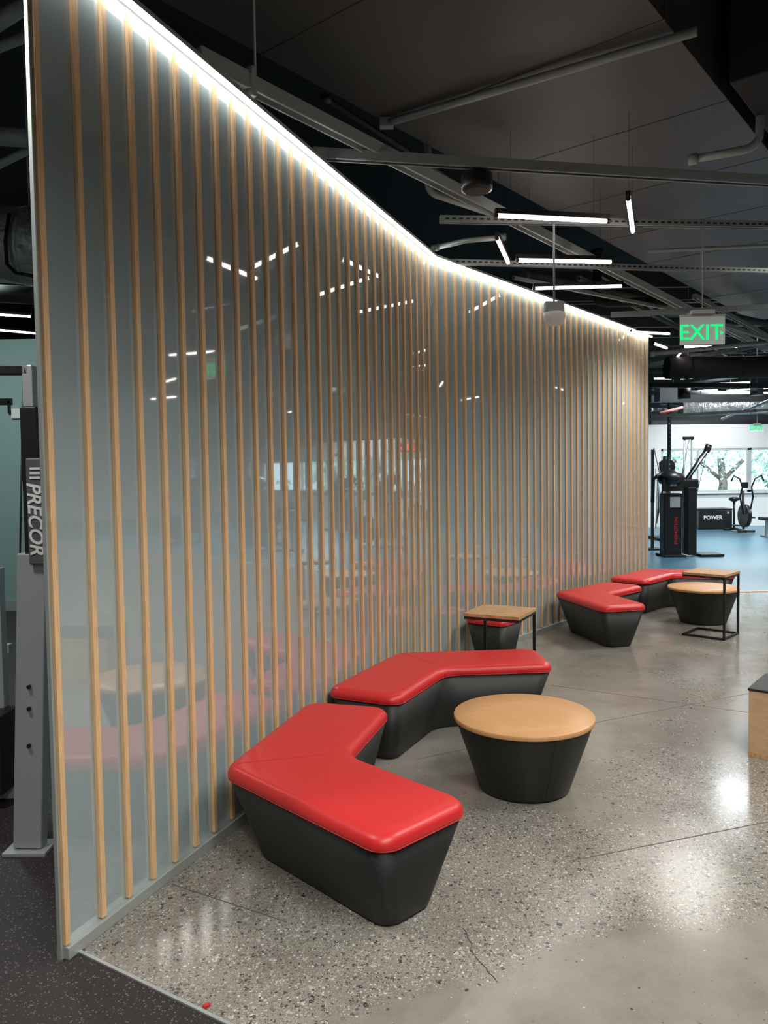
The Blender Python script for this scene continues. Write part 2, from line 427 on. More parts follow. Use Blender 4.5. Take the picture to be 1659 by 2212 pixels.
sq = [(-.195, -.195), (.195, -.195), (.195, .195), (-.195, .195)]
st = cushion_bench('pouf', 'single red topped pouf under the small wooden table by the partition corner', 'stool', sq, [.06]*4, [.06]*4, ())
place(st, .955, 6.66, 51)

# ------------------------------------------------------------ drum tables
def drum(label):
    t = thing('drum_table', label, 'table', (0,0,0), 'round drum coffee tables')
    b = obj('base', MB().lathe((0,0,0), [(.218, 0), (.238, .008), (.241, .02), (.354, .352), (.354, .360)], 72), M['blackvinyl'], t)
    obj('seam', MB().tube([(.241*math.cos(-1.1), .241*math.sin(-1.1), .02), (.3545*math.cos(-1.1), .3545*math.sin(-1.1), .352)], .0015, 5), M['blackvinyl'], b)
    obj('tabletop', MB().lathe((0,0,0), [(.355, .360), (.364, .361), (.366, .365), (.366, .382), (.363, .386), (.2, .3862)], 96), M['drumtop'], t)
    return t
dt = drum('near round wooden topped drum table beside the red benches')
p = U(1131, 1541, .386); dt.location = (p.x, p.y, 0); dt.rotation_euler = (0,0,-.2)
p = U(1519, 1267, .386); dup(dt, (p.x, p.y, 0), .3, 'far round drum table behind the small square table')

# ------------------------------------------------------------ C side tables
def side_table(label, cen, w, dep, ang):
    t = thing('side_table', label, 'side table', (0,0,0), 'small square wood and steel tables')
    z = .64
    tp = MB()
    k = 6
    for i in range(k): tp.box((-w/2+w*(i+.5)/k, 0, z-.012), (w/k-.0012, dep, .024))
    obj('tabletop', tp, M['butcher'], t, .0015)
    fr = MB(); s = .020
    for y in (-dep/2+.012, dep/2-.012): fr.box((0, y, z-.034), (w-.01, s, s))
    for x in (-w/2+.015, w/2-.015): fr.box((x, 0, z-.034), (s, dep-.044, s))
    obj('top_frame', fr, M['blackmetal'], t, .001)
    for x in (-w/2+.015, w/2-.015): obj('leg', MB().box((x, dep/2-.012, (z-.044)/2+.011), (s, s, z-.066)), M['blackmetal'], t, .001)
    ff = MB()
    for y in (-dep/2+.012, dep/2-.012): ff.box((0, y, .011), (w-.01, s, s))
    for x in (-w/2+.015, w/2-.015): ff.box((x, 0, .011), (s, dep-.044, s))
    obj('foot_frame', ff, M['blackmetal'], t, .001)
    t.location = cen; t.rotation_euler = (0,0,ang)
    return t
q = [U(997, 1327, .64), U(1120, 1338, .64), U(1163, 1309, .64), U(1045, 1302, .64)]
cen = sum(q, Vector())/4; ex = ((q[1]-q[0])+(q[2]-q[3])).normalized()
stb = side_table('small square butcher block table by the partition corner', (cen.x, cen.y, 0), .42, .42, math.atan2(ex.y, ex.x))
f0 = U(1568, 1385, 0); f1 = U(1600, 1370, 0)
e = (f1-f0).normalized(); nn = Vector((-e.y, e.x, 0))
cc = (f0+f1)/2 + nn*.22
dup(stb, (cc.x, cc.y, 0), math.atan2(-nn.y, -nn.x) - math.pi/2, 'small square table with thin black frame in front of the far drum table')

# ------------------------------------------------------------ wooden plyo box at right
c0 = U(1616, 1634, 0)
ax = (n2, d2, Vector((0,0,1)))
cb = Vector((c0.x, c0.y, 0)) + ax[0]*.32 + ax[1]*.20
t = thing('wooden_box', 'plywood box with a dark padded top at the right edge', 'box', cb)
b = MB()
b.box(cb - ax[1]*.191 + Vector((0,0,.205)), (.64, .018, .36), ax); b.box(cb + ax[1]*.191 + Vector((0,0,.205)), (.64, .018, .36), ax)
b.box(cb - ax[0]*.311 + Vector((0,0,.205)), (.018, .362, .36), ax); b.box(cb + ax[0]*.311 + Vector((0,0,.205)), (.018, .362, .36), ax)
obj('side_panels', b, M['ply'], t, .002)
obj('plinth', MB().box(cb + Vector((0,0,.0125)), (.64, .40, .025), ax), M['butcher'], t, .002)
obj('top', MB().box(cb + Vector((0,0,.392)), (.65, .41, .014), ax), M['blackvinyl'], t, .004)
o = obj('paper_scrap', MB().box(U(446, 2172, .004), (.022, .014, .008), (Vector((.8,.6,0)), Vector((-.6,.8,0)), Vector((0,0,1)))), M['red'], bevel=.002)
tag(o, 'tiny red scrap lying on the speckled floor near the metal edge', 'scrap')

# ------------------------------------------------------------ overhead: ducts
Z3 = Vector((0,0,1))
def rod(a, z1, m='galv', r=.003, parent=None, name='hanger_rod'):
    return obj(name, MB().tube([a, (a[0], a[1], z1)], r, 6), M[m], parent)
DZ = 4.0
La = U(390, 0, DZ); Lb = U(835, 265, DZ); Ra = U(1500, 75, DZ); Rb = U(1659, 285, DZ)
dd = (Rb-Ra).normalized(); dn = Vector((dd.y, -dd.x, 0))
wid = (Ra-La).dot(dn)
org = Lb - dd*8.0
t = thing('rectangular_duct', 'huge dark rectangular duct across the ceiling', 'duct', (org+dn*wid/2))
nseg = 20; sl = 1.15
for i in range(nseg):
    c = org + dd*(sl*(i+.5)) + dn*(wid/2)
    obj('duct_section', MB().box(Vector((c.x, c.y, DZ+.38)), (sl-.006, wid, .76), (dd, dn, Z3)), M['duct'], t, .004)
fl = MB()
for i in range(nseg+1):
    c = org + dd*(sl*i) + dn*(wid/2); fl.box(Vector((c.x, c.y, DZ+.38)), (.012, wid+.015, .765), (dd, dn, Z3))
obj('flange', fl, M['duct'], t)
a = U(835, 266, 3.965); b_ = U(1505, 68, 3.965)
t = thing('duct_hanger', 'galvanised pipe crossing below the big duct', 'pipe', a)
obj('bar', MB().tube([a, b_], .024, 12), M['galv'], t)
obj('clamp', MB().box(a, (.09, .06, .06)).tube([a, a+Vector((0,0,1.2))], .006, 6), M['galv'], t, .004)
c = U(1575, 180, 3.95)
o = obj('rectangular_duct', MB().box(Vector((c.x, c.y, 4.45)) + dn*.8 + dd*1.2, (2.4, 1.6, 1.0), (dd, dn, Z3)), M['black'], bevel=.01)
tag(o, 'black boxed duct in the upper right corner', 'duct')

def strut(label, a, b, prof='channel', w=.041, m='galv', hang=(), slots=False, group='galvanised struts under the ceiling'):
    t = thing('ceiling_strut', label, 'strut', a, group)
    mb = MB()
    if prof == 'channel': mb.channel(a, b, w, w)
    else: mb.tube([a, b], w/2, 12)
    if slots:
        d = (Vector(b)-Vector(a)); n_ = int(d.length/.05); d.normalize(); sd = d.cross(Z3).normalized()
        for k in range(1, n_):
            for s in (-1, 1): mb.box(Vector(a)+d*(k*.05)+sd*s*(w/2+.002), (.028, .002, .012), (d, sd, Z3), 1)
    obj('rail', mb, M[m], t, m2=M['blackmetal'])
    for h in hang:
        p = Vector(a).lerp(Vector(b), h); rod(p, CEIL, m, parent=t, r=.006)
    return t
ZS = 3.45
sA = strut('long strut running from the junction box by the partition into the gym', U(475, 150, 3.55), U(1659, 757, 3.55), w=.068, m='galvlight', hang=(.02,))
a = U(442, 134, 3.55); 
t = thing('junction_box', 'grey box at the near end of the long strut', 'box', a)
dA = (U(1659, 757, 3.55)-U(475, 150, 3.55)).normalized(); nA = Vector((dA.y, -dA.x, 0))
obj('body', MB().box(a+dA*.09, (.28, .085, .085), (dA, nA, Z3)), M['galvlight'], t, .004)
obj('bracket', MB().box(a+dA*.26, (.03, .10, .14), (dA, nA, Z3)), M['galvlight'], t, .003)
strut('strut butting the partition head, carrying the round black speaker', U(676, 332, ZS+.05), U(1659, 392, ZS+.05) + (U(1659, 392, ZS)-U(678,337,ZS))*.2, w=.055)
strut('slotted strut carrying the nearest light bars', U(950, 474, ZS+.02), U(1659, 492, ZS+.02)+Vector((.6,0,0)), w=.045, slots=True)
strut('thin upper rail parallel to the slotted strut', U(1400, 543, ZS), U(1800, 523, ZS), 'tube', .03)
strut('strut behind the second row of light bars', U(975, 566, ZS), U(1800, 590, ZS), w=.04, slots=True)
strut('strut crossing above the exit sign', U(1320, 680, ZS), U(1900, 650, ZS), w=.05)
strut('dim strut crossing the ceiling behind the exit sign', U(1395, 790, ZS+.2), U(1900, 700, ZS+.2), w=.06)
strut('short dim strut left of the exit sign', U(1250, 600, ZS+.15), U(1520, 735, ZS+.15), w=.04, m='galvdark')
strut('thin strut above the far end of the partition', U(1110, 600, ZS+.1), U(1560, 690, ZS+.1), w=.03)
strut('thin diagonal strut at the far right of the ceiling', U(1500, 640, ZS+.2), U(1900, 860, ZS+.2), w=.05)
strut('low rail right of the exit sign', U(1555, 700, ZS-.1), U(1900, 805, ZS-.1), w=.04)
def pipe(label, pts, r, m='galvdark', group='painted pipes under the ceiling', fit=True):
    t = thing('pipe', label, 'pipe', pts[0], group)
    obj('run', MB().tube(pts, r, 14), M[m], t)
    if fit:
        for p, q2 in ((pts[0], pts[1]), (pts[-1], pts[-2])):
            d = (Vector(q2)-Vector(p)).normalized(); obj('fitting', MB().tube([Vector(p)-d*.01, Vector(p)+d*.05], r*1.35, 14), M[m], t)
    return t
def bend(a, b, c, k=6, rr=.1):
    a, b, c = map(Vector, (a, b, c)); p = b+(a-b).normalized()*rr; q_ = b+(c-b).normalized()*rr
    return [a]+[p.lerp(b, s/k).lerp(b.lerp(q_, s/k), s/k) for s in range(k+1)]+[c]
pz = 3.75
a = U(1490, 345, pz); b_ = U(1640, 318, pz); pipe('elbow pipe dropping below the duct at the right', bend(a, b_, b_+Vector((.05, .05, 1.3))), .027, 'galv')
a = U(925, 415, 3.7); b_ = U(955, 437, 3.7); pipe('short elbow pipe above the partition corner', bend(a+Vector((0,0,.5)), a, U(1090, 470, 3.7), rr=.08), .026, 'galv')
a = U(937, 536, ZS+.03); pipe('pipe leaving the partition corner towards the right', [a, U(1005, 520, ZS+.03), U(1090, 512, ZS+.03)], .020, 'galv')
pipe('dark pipe running above the farther partition', [U(1130, 590, 3.8), U(1659, 700, 3.8)], .05)
pipe('dark pipe with a drop beside the smoke sensor', bend(U(1290, 655, 3.6)+Z3*.6, U(1290, 655, 3.6), U(1440, 650, 3.6), rr=.1), .05, 'black')
pipe('thin conduit following the partition head', [U(700, 210, 4.2), U(1180, 520, 4.2), U(1640, 815, 4.2)], .02)
p = UY(1030, 395, 4.75)
t = thing('ceiling_speaker', 'round black puck hanging under the strut', 'speaker', p)
obj('body', MB().lathe(p, [(.07, -.055), (.092, -.045), (.095, -.02), (.095, .045), (.08, .055)], 32), M['blackplastic'], t)
obj('collar', MB().lathe(p, [(.05, .055), (.05, .09)], 24), M['blackplastic'], t)

def light_bar(px0, px1, z=3.41, m='tube', label='', wires=True, r=.014, group='suspended light bars'):
    a = U(*px0, z); b = U(*px1, z); d = (b-a).normalized()
    t = thing('light_bar', label, 'light', (a+b)/2, group)
    obj('diffuser', MB().tube([a, b], r, 10), M[m], t)
    obj('housing', MB().bar(a-d*.02+Z3*(r+.016), b+d*.02+Z3*(r+.016), r*2.2, .034), M['blackmetal'], t)
    for e_, s in ((a, -1), (b, 1)): obj('end_cap', MB().tube([e_, e_+d*s*.025], r*1.1, 10), M['blackmetal'], t)
    if wires:
        for e_ in (a.lerp(b, .12), a.lerp(b, .88)): obj('suspension_wire', MB().tube([e_+Z3*(r+.03), Vector((e_.x, e_.y, 4.0))], .0012, 5), M['blackmetal'], t)
light_bar((1075, 466), (1310, 478), label='nearest long light bar below the slotted strut')
light_bar((1357, 430), (1367, 500), label='short light bar pointing away, right of the nearest long one')
light_bar((1074, 516), (1098, 568), label='short light bar pointing away, left below the nearest long one')
light_bar((1120, 562), (1320, 566), label='second long light bar from the front')
light_bar((1156, 623), (1342, 618), label='third long light bar, just above the smoke sensor')
light_bar((1326, 742), (1362, 714), label='small diagonal light bar by the far end of the partition')
light_bar((1364, 717), (1446, 721), label='small level light bar by the far end of the partition')
light_bar((1460, 776), (1474, 757), label='short diagonal light bar below the left side of the exit sign')
light_bar((1478, 749), (1592, 749), label='light bar right behind the bottom of the exit sign')
light_bar((1568, 795), (1612, 783), label='short light bar below and right of the exit sign')
far = [((1470,818),(1560,813)), ((1480,832),(1620,826)), ((1412,818),(1450,818)), ((1570,844),(1659,838)), ((1500,845),(1550,842)), ((1412,742),(1440,752)), ((1600,812),(1655,806)), ((1580,862),(1640,858)), ((1500,862),(1545,866))]
for k, (a, b_) in enumerate(far):
    light_bar(a, b_, z=3.9, m='fartube', label='one of the distant thin light bars over the gym', r=.02, group='distant light bars over the gym')
for (x, y, an) in ((4.2,3.2,.5),(6.5,5.4,.1),(5.8,7.6,-.4),(8.8,9,.2),(11.5,10.5,-.2),(9.4,11.8,.7),(12.5,15,.4)):
    a = Vector((x, y, 3.41)); v = Vector((math.cos(an), math.sin(an), 0))*.38
    t = thing('light_bar', 'light bar over the room to the right, mirrored in the glass', 'light', a, 'light bars mirrored in the glass')
    obj('diffuser', MB().tube([a-v, a+v], .010, 8), M['tube'], t)
    obj('housing', MB().bar(a-v+Z3*.027, a+v+Z3*.027, .04, .034), M['blackmetal'], t)
    obj('suspension_wire', MB().tube([a+Z3*.05, Vector((a.x, a.y, CEIL))], .0015, 5), M['blackmetal'], t)
# red digital clock just outside the frame, mirrored in the glass
kc = Vector((7.55, 14.2, 2.25)); kn = Vector((-.66, -.755, 0)).normalized(); kx = Z3.cross(kn)
t = thing('hanging_clock', 'red digital clock hanging right of the view, mirrored in the glass', 'clock', kc)
obj('case', MB().box(kc, (.50, .05, .20), (kx, kn, Z3)), M['blackplastic'], t, .005)
text('digits', '1:36', .22, M['redled'], t, kc+kn*.028, kx, Z3, .002, 0, .004)
obj('stem', MB().tube([kc+Z3*.085, Vector((kc.x, kc.y, CEIL))], .012, 6), M['blackmetal'], t)

p = UY(1197, 668, 5.55)
t = thing('ceiling_sensor', 'white round sensor under a grey box on a thin rod', 'sensor', p)
obj('junction_box', MB().box(p+Z3*.012, (.135, .07, .078)), M['greyplastic'], t, .006)
obj('sensor_head', MB().lathe(p, [(.02, -.118), (.053, -.108), (.071, -.083), (.080, -.053), (.078, -.026), (.047, -.021)], 32), M['whiteplastic'], t)
obj('rod', MB().tube([p+Z3*.05, Vector((p.x, p.y, ZS))], .008, 8), M['galv'], t)

def exit_sign(label, c, w, h, rodtop, fs, dz, arrow=True):
    t = thing('exit_sign', label, 'sign', c, None)
    obj('panel', MB().box(c, (w, .012, h)), M['acrylic'], t, .002)
    obj('canopy', MB().box(c+Z3*(h/2+.015), (w*.5, .06, .03)), M['greyplastic'], t, .004)
    obj('edge_trim', MB().box(c+Z3*(h/2-.008), (w*1.01, .016, .016)), M['greyplastic'], t, .002)
    text('lettering', 'EXIT', fs, M['green'], t, c+Vector((-w*.04, -.009, dz)), (1,0,0), (0,0,1), .002, 0, .006*fs)
    if arrow:
        m_ = MB(); q0 = c+Vector((w*.43, -.009, dz)); s = h*.08
        vs = [m_.bm.verts.new(q0+Vector(v)) for v in ((-s*.7, 0, s), (s*.7, 0, 0), (-s*.7, 0, -s))]; m_.bm.faces.new(vs)
        obj('arrow', m_, M['green'], t)
    obj('stem', MB().tube([c+Z3*(h/2+.03), Vector((c.x, c.y, rodtop))], .004, 8), M['greyplastic'], t)
exit_sign('large hanging green exit sign with an arrow', UY(1517, 712, 5.6), .325, .215, ZS, .155, -.025)
exit_sign('small distant green exit sign above the windows', UY(1635, 925, 19.5), .36, .17, CEIL, .17, 0, False)

def hduct(label, p0, p1, r, m):
    t = thing('round_duct', label, 'duct', p0)
    obj('body', MB().tube([p0, p1], r, 24), M[m], t)
    for f in (.1, .35, .6, .85):
        q_ = Vector(p0).lerp(Vector(p1), f); d = (Vector(p1)-Vector(p0)).normalized()
        obj('joint_ring', MB().tube([q_-d*.02, q_+d*.02], r*1.04, 24), M[m], t)
        obj('hanger', MB().tube([q_+Z3*r, Vector((q_.x, q_.y, CEIL))], .006, 5), M['galv'], t)
hduct('large black round duct under the ceiling beyond the partition', UY(1440, 795, 12), UY(1900, 790, 12), .17, 'black')
hduct('silver foil duct above the far gym', UY(1470, 882, 16), UY(1900, 868, 16), .17, 'silver')
hduct('thin silver duct above the far windows', UY(1405, 850, 18), UY(1900, 862, 18), .10, 'galv')
for lab, p0, p1, w, h in (('black beam running over the far windows', (1405, 913, 20), (1900, 911, 20), .12, .10), ('black beam at the edge of the blue floor ceiling', (1405, 862, 15), (1900, 857, 15), .1, .14), ('thin dark beam near the cable machines', (1405, 900, 14.5), (1900, 872, 14.5), .05, .05), ('dark beam below the large duct', (1405, 832, 13), (1900, 835, 13), .06, .08)):
    o = obj('ceiling_beam', MB().bar(UY(*p0), UY(*p1), w, h), M['blackmetal']); tag(o, lab, 'beam')
for k, (p0, p1, r, m_) in enumerate((((1405, 765, 11), (1700, 735, 11), .03, 'galv'), ((1410, 840, 17), (1700, 800, 14), .03, 'galv'), ((1430, 870, 18), (1700, 895, 15), .04, 'galv'), ((1405, 885, 19), (1700, 890, 19), .04, 'silver'), ((1560, 905, 18), (1700, 850, 12), .025, 'galv'))):
    pipe(['thin pipe just above the black round duct', 'slanting conduit crossing the far gym ceiling', 'pipe sloping below the foil duct', 'pale pipe along the top of the far wall', 'short conduit rising to the right edge'][k], [UY(*p0), UY(*p1)], r, m_)
for k in range(9):
    y = 12+k*1.1
    o = obj('ceiling_joist', MB().box((12, y, 4.6), (20, .08, .25)).box((12, y, 4.3), (20, .05, .04)), M['galvdark']); tag(o, 'steel joist under the gym ceiling', 'joist', 'steel joists over the gym')
o = obj('wire_basket', MB().box(UY(1440, 850, 14), (.35, .3, .3)), M['greyplastic']); tag(o, 'pale boxed unit hanging above the cable machine', 'ceiling unit')
o = obj('pipe', MB().tube([UY(1425, 893, 15), UY(1475, 880, 15)], .03, 10), M['path']); tag(o, 'short red pipe above the cable machine', 'pipe')
for px, py, Y in ((1478, 850, 13.5), (1635, 842, 14)):
    p = UY(px, py, Y); t = thing('spotlight', 'black spotlight hanging %s' % ('left of the silver duct' if px < 1500 else 'at the right edge over the gym'), 'light', p)
    obj('can', MB().tube([p-Z3*.1, p+Vector((0,0,.1))], .11, 16), M['blackplastic'], t); obj('stem', MB().tube([p+Z3*.1, Vector((p.x, p.y, CEIL))], .012, 6), M['blackmetal'], t)

# ------------------------------------------------------------ far gym gear
p = U(1455, 1203, 0); g = Vector((p.x, p.y+.15, 0))
t = thing('cable_machine', 'black cable column machine with two raised arms and red lettering', 'gym machine', g)
cable_m = t
obj('base', MB().box(g+Vector((.0, 0, .02)), (.42, .5, .04)), M['blackmetal'], t, .01)
col = obj('column', MB().box(g+Vector((0, 0, .62)), (.34, .28, 1.20)), M['blackplastic'], t, .02)
obj('placard', MB().box(g+Vector((.03, -.145, 1.05)), (.20, .01, .20)), M['silverpaint'], col)
text('lettering', 'FREEMOTION', .085, M['redtext'], t, g+Vector((.05, -.143, .50)), (0,0,1), (-1,0,0), .002, 0, .001)
obj('screen', MB().box(g+Vector((-.02, -.15, 1.38)), (.40, .06, .24)), M['blackmetal'], t, .01)
obj('display', MB().box(g+Vector((-.02, -.185, 1.40)), (.12, .01, .08)), M['greyplastic'], t)
sc = obj('shroud', MB().lathe(g+Z3*1.48, [(.21, -.08), (.26, .03), (.20, .12), (.05, .19)], 16), M['blackplastic'], t)
a = g+Vector((.22, 0, 1.35)); b_ = g+Vector((.70, 0, 2.06))
arm = obj('arm', MB().tube([a, b_], .045, 10), M['blackplastic'], t)
obj('arm_stripe', MB().tube([a+Vector((.02,-.045,.05)), b_+Vector((-.02,-.045,-.03))], .012, 6), M['whiteplastic'], arm)
obj('arm_head', MB().tube([b_-Vector((.02,0,.06)), b_+Vector((.03,0,.08))], .06, 10), M['blackplastic'], arm)
obj('cable', MB().tube([b_, b_+Vector((-.25, -.05, -1.0))], .006, 5), M['blackmetal'], arm)
a = g+Vector((-.15, 0, 1.62)); b_ = g+Vector((-.32, .1, 1.05))
arm = obj('arm', MB().tube([a, g+Vector((-.34, 0, 1.5)), b_], .035, 10), M['blackplastic'], t)
obj('weight_column', MB().box(g+Vector((.36, 0, .68)), (.18, .3, 1.3)), M['blackmetal'], t, .02)
obj('cross_head', MB().box(g+Vector((.30, 0, 1.40)), (.40, .24, .18)), M['blackplastic'], t, .03)
for dx in (.26, .40): obj('upright', MB().tube([g+Vector((dx, .05, .06)), g+Vector((dx+.02, .05, 2.28))], .020, 8), M['silverpaint'], t)
obj('upright_cap', MB().bar(g+Vector((.25, .05, 2.28)), g+Vector((.45, .05, 2.28)), .06, .05), M['blackmetal'], t)
obj('foot_plate', MB().box(g+Vector((.70, -.05, .03)), (.45, .45, .05)), M['blackmetal'], t, .01)
p = U(1459, 1180, 0)
g2 = Vector((p.x, p.y+.4, 0))
t = thing('rig_pole', 'tall perforated black rack post behind the cable machine', 'rack post', g2)
hm = MB().box(g2+Z3*1.75, (.06, .06, 3.5))
for k in range(30): hm.box(g2+Vector((0, -.031, .5+k*.1)), (.02, .004, .03), None, 1)
obj('post', hm, M['blackmetal'], t, m2=M['greyplastic'])
obj('foot', MB().box(g2+Z3*.01, (.2, .2, .02)), M['blackmetal'], t)
p = U(1418, 1190, 0)
gb = Vector((p.x+.02, p.y+.3, 0))
t = thing('band_rack', 'narrow rack of hanging straps beside the end of the partition', 'rack', gb)
obj('post', MB().box(gb+Z3*1.05, (.05, .05, 2.1)), M['blackmetal'], t)
obj('foot', MB().box(gb+Z3*.015, (.35, .35, .03)), M['blackmetal'], t)
for k in range(4): obj('strap', MB().tube([gb+Vector((.05+.02*k, -.05, 1.7-.1*k)), gb+Vector((.07+.03*k, -.08, .9)), gb+Vector((.05+.02*k, -.05, .45+.1*k))], .012, 6), [M['silverpaint'], M['blackplastic'], M['bluefloor'], M['greyplastic']][k], t)
gs = UY(1440, 1000, 18.5); gs.z = 0
t = thing('ski_trainer', 'slim black trainer with slanted silver poles behind the cable machine', 'gym machine', gs)
obj('base', MB().box(gs+Z3*.03, (.6, 1.0, .06)), M['blackmetal'], t, .01)
obj('mast', MB().tube([gs+Z3*.05, gs+Vector((0,.1,2.0))], .05, 10), M['blackmetal'], t)
fl_ = obj('flywheel', MB().tube([gs+Vector((0,-.08,1.75)), gs+Vector((0,.1,1.75))], .18, 24), M['blackplastic'], t)
obj('pole', MB().tube([gs+Vector((.2,0,.1)), gs+Vector((-.3,0,2.2))], .02, 8), M['silverpaint'], t)
obj('pole', MB().tube([gs+Vector((.3,0,1.2)), gs+Vector((.55,0,2.4))], .02, 8), M['silverpaint'], t)
g3 = UY(1546, 1141, 21.4); g3.z = 0; g3.y += .3
t = thing('storage_box', 'black padded box with white lettering below the far windows', 'box', g3)
obj('body', MB().box(g3+Z3*.27, (.93, .6, .54)), M['blackplastic'], t, .02)
obj('lid', MB().box(g3+Z3*.56, (.95, .62, .04)), M['blackmetal'], t, .01)
text('lettering', 'POWER', .15, M['whitetext'], t, g3+Vector((-.08, -.305, .33)), (1,0,0), (0,0,1), .002, 0, .002)
text('lettering', '20', .07, M['whitetext'], t, g3+Vector((.34, -.305, .46)), (1,0,0), (0,0,1), .002)
p = U(1612, 1152, 0); g4 = Vector((p.x, p.y, 0))
t = thing('exercise_bike', 'black exercise bike with curved handles below the far windows', 'exercise bike', g4)
bike = t
obj('frame', MB().tube([g4+Vector((-.22,0,.05)), g4+Vector((.22,0,.05))], .035, 8).tube([g4+Vector((-.2,.9,.05)), g4+Vector((.2,.9,.05))], .035, 8).tube([g4+Vector((0,0,.06)), g4+Vector((0,.9,.06))], .03, 8).tube([g4+Vector((0,.15,.1)), g4+Vector((0,.2,1.1))], .035, 8), M['blackmetal'], t)
obj('flywheel', MB().tube([g4+Vector((-.05,.1,.45)), g4+Vector((.05,.1,.45))], .30, 28), M['blackplastic'], t)
obj('seat', MB().lathe(g4+Vector((0,.7,.85)), [(.05, -.05), (.14, 0), (.13, .06), (.03, .08)], 16).tube([g4+Vector((0,.7,.1)), g4+Vector((0,.7,.85))], .03, 8), M['blackplastic'], t)
for s in (-1, 1): 
    obj('handlebar', MB().tube([g4+Vector((s*.08,0,.5)), g4+Vector((s*.17,0,.95)), g4+Vector((s*.12,-.02,1.2)), g4+Vector((s*.2,-.04,1.42)), g4+Vector((s*.36,-.05,1.50)), g4+Vector((s*.42,-.05,1.36))], .022, 8), M['blackmetal'], t)
    obj('pedal', MB().box(g4+Vector((s*.2,.15,.3+.1*s)), (.12, .2, .03)), M['blackplastic'], t)
obj('console', MB().box(g4+Vector((0,.1,1.25)), (.16, .05, .16)), M['blackplastic'], t, .01)
p = U(1645, 1158, 0); g5 = Vector((p.x+.35, p.y-.4, 0))
t = thing('weight_bench', 'low black flat bench at the right edge on the blue floor', 'weight bench', g5)
obj('pad', MB().box(g5+Z3*.46, (1.15, .3, .08)), M['blackvinyl'], t, .02)
for dx in (-.42, .42): obj('leg', MB().box(g5+Vector((dx, 0, .21)), (.06, .06, .42)).box(g5+Vector((dx, 0, .02)), (.07, .5, .04)), M['silverpaint'], t)
obj('rail', MB().box(g5+Z3*.3, (.84, .05, .05)), M['silverpaint'], t)
for k, (x, y, a) in enumerate(((12.2, 13.5, .4), (13.0, 17.5, -.3), (9.8, 16.0, .2), (16.5, 14.5, .1))):
    dup(cable_m, (x, y, 0), a, 'black cable machine over on the blue floor to the right, mirrored in the glass', 'machines mirrored in the glass')
for k, (x, y, a) in enumerate(((10.6, 18.5, .4), (11.9, 19.2, .2), (14.6, 19.0, 0), (14.4, 15.6, .6), (8.4, 13.5, 1.0), (17.6, 18.8, .1), (11.0, 12.2, .3), (9.6, 11.6, .9), (12.9, 11.4, .5))):
    dup(bike, (x, y, 0), a, 'exercise bike over on the blue floor to the right, mirrored in the glass', 'bikes mirrored in the glass')

# ------------------------------------------------------------ left background machine
base0 = U(62, 1835, 0)
Ym = base0.y
def LP(px, py, Y=None): return UY(px, py, Y or Ym)
t = thing('strength_machine', 'silver and black strength machine behind the near end of the partition', 'gym machine', (base0.x, base0.y, 0))
a = LP(66, 1828); a.z = .02
fr = obj('upright', MB().bar(a, LP(75, 1195), .125, .07, (0,1,0)), M['silverpaint'], t, .006)
for px, py in ((64, 1483), (64, 1530), (64, 1610)): 
    q_ = LP(px, py, Ym-.035); obj('bolt', MB().tube([q_, q_-Vector((0,.012,0))], .009, 8), M['blackmetal'], fr)
obj('upper_column', MB().bar(LP(78, 1200), LP(66, 880), .07, .06, (0,1,0)), M['blackmetal'], t, .004)
obj('upper_post', MB().bar(LP(66, 880), LP(63, 790), .045, .05, (0,1,0)), M['silverpaint'], t, .004)
obj('foot_plate', MB().box(Vector((a.x, Ym, .008)), (.19, .14, .016)), M['silverpaint'], t, .002)
pn = obj('name_panel', MB().box(LP(77, 1105, Ym-.05), (.070, .012, .46)), M['panelgrey'], t, .006)
text('lettering', 'PRECOR', .084, M['whitetext'], pn, LP(75, 1120, Ym-.058), (0.02,0,-1), (1,0,0.02), .001, .25, .0015)
sm = MB()
for k in range(3): 
    q_ = LP(75, 1012+10*k, Ym-.058); sm.box(q_, (.044, .002, .010))
obj('stripes', sm, M['whitetext'], pn)
obj('rear_upright', MB().bar(U(108, 1790, 0)+Vector((0,.6,.0)), LP(88, 1200, Ym+.6), .10, .07, (0,1,0)), M['silverpaint'], t, .006)
obj('cable', MB().tube([LP(50, 815, Ym-.02), LP(38, 1500, Ym-.02)], .004, 6), M['blackmetal'], t)
obj('top_beam', MB().bar(LP(-160, 800), LP(66, 800), .05, .04), M['blackmetal'], t, .004)
obj('cross_arm', MB().bar(LP(-160, 1400, Ym+.8), LP(24, 1400, Ym+.8), .05, .05), M['silverpaint'], t, .004)
obj('cross_arm', MB().bar(LP(-160, 1540, Ym+.8), LP(30, 1540, Ym+.8), .04, .04), M['silverpaint'], t, .004)
obj('weight_stack', MB().box(LP(-20, 1620, Ym+.5), (.2, .2, .4)), M['blackmetal'], t, .004)
obj('far_upright', MB().bar(U(10, 1720, 0), U(10, 1720, 0)+Vector((0,0,1.2)), .06, .06), M['silverpaint'], t, .004)
obj('floor_beam', MB().bar(U(-120, 1710, .04), U(46, 1705, .04), .07, .07), M['silverpaint'], t, .004)
o = obj('wall_outlet', MB().box(UY(12, 866, 9.63), (.16, .03, .06)).box(UY(20, 880, 9.63), (.03, .03, .15)), M['blackplastic']); tag(o, 'black bracket on the pale green wall at left', 'bracket')
o = obj('wall_switch', MB().box(UY(35, 893, 9.63), (.12, .02, .12)), M['whiteplastic'], bevel=.004); tag(o, 'white switch plate on the pale green wall', 'switch')
hduct('silver foil duct at upper left behind the partition', UY(-300, 500, 5.5), UY(130, 540, 5.5), .26, 'silver')
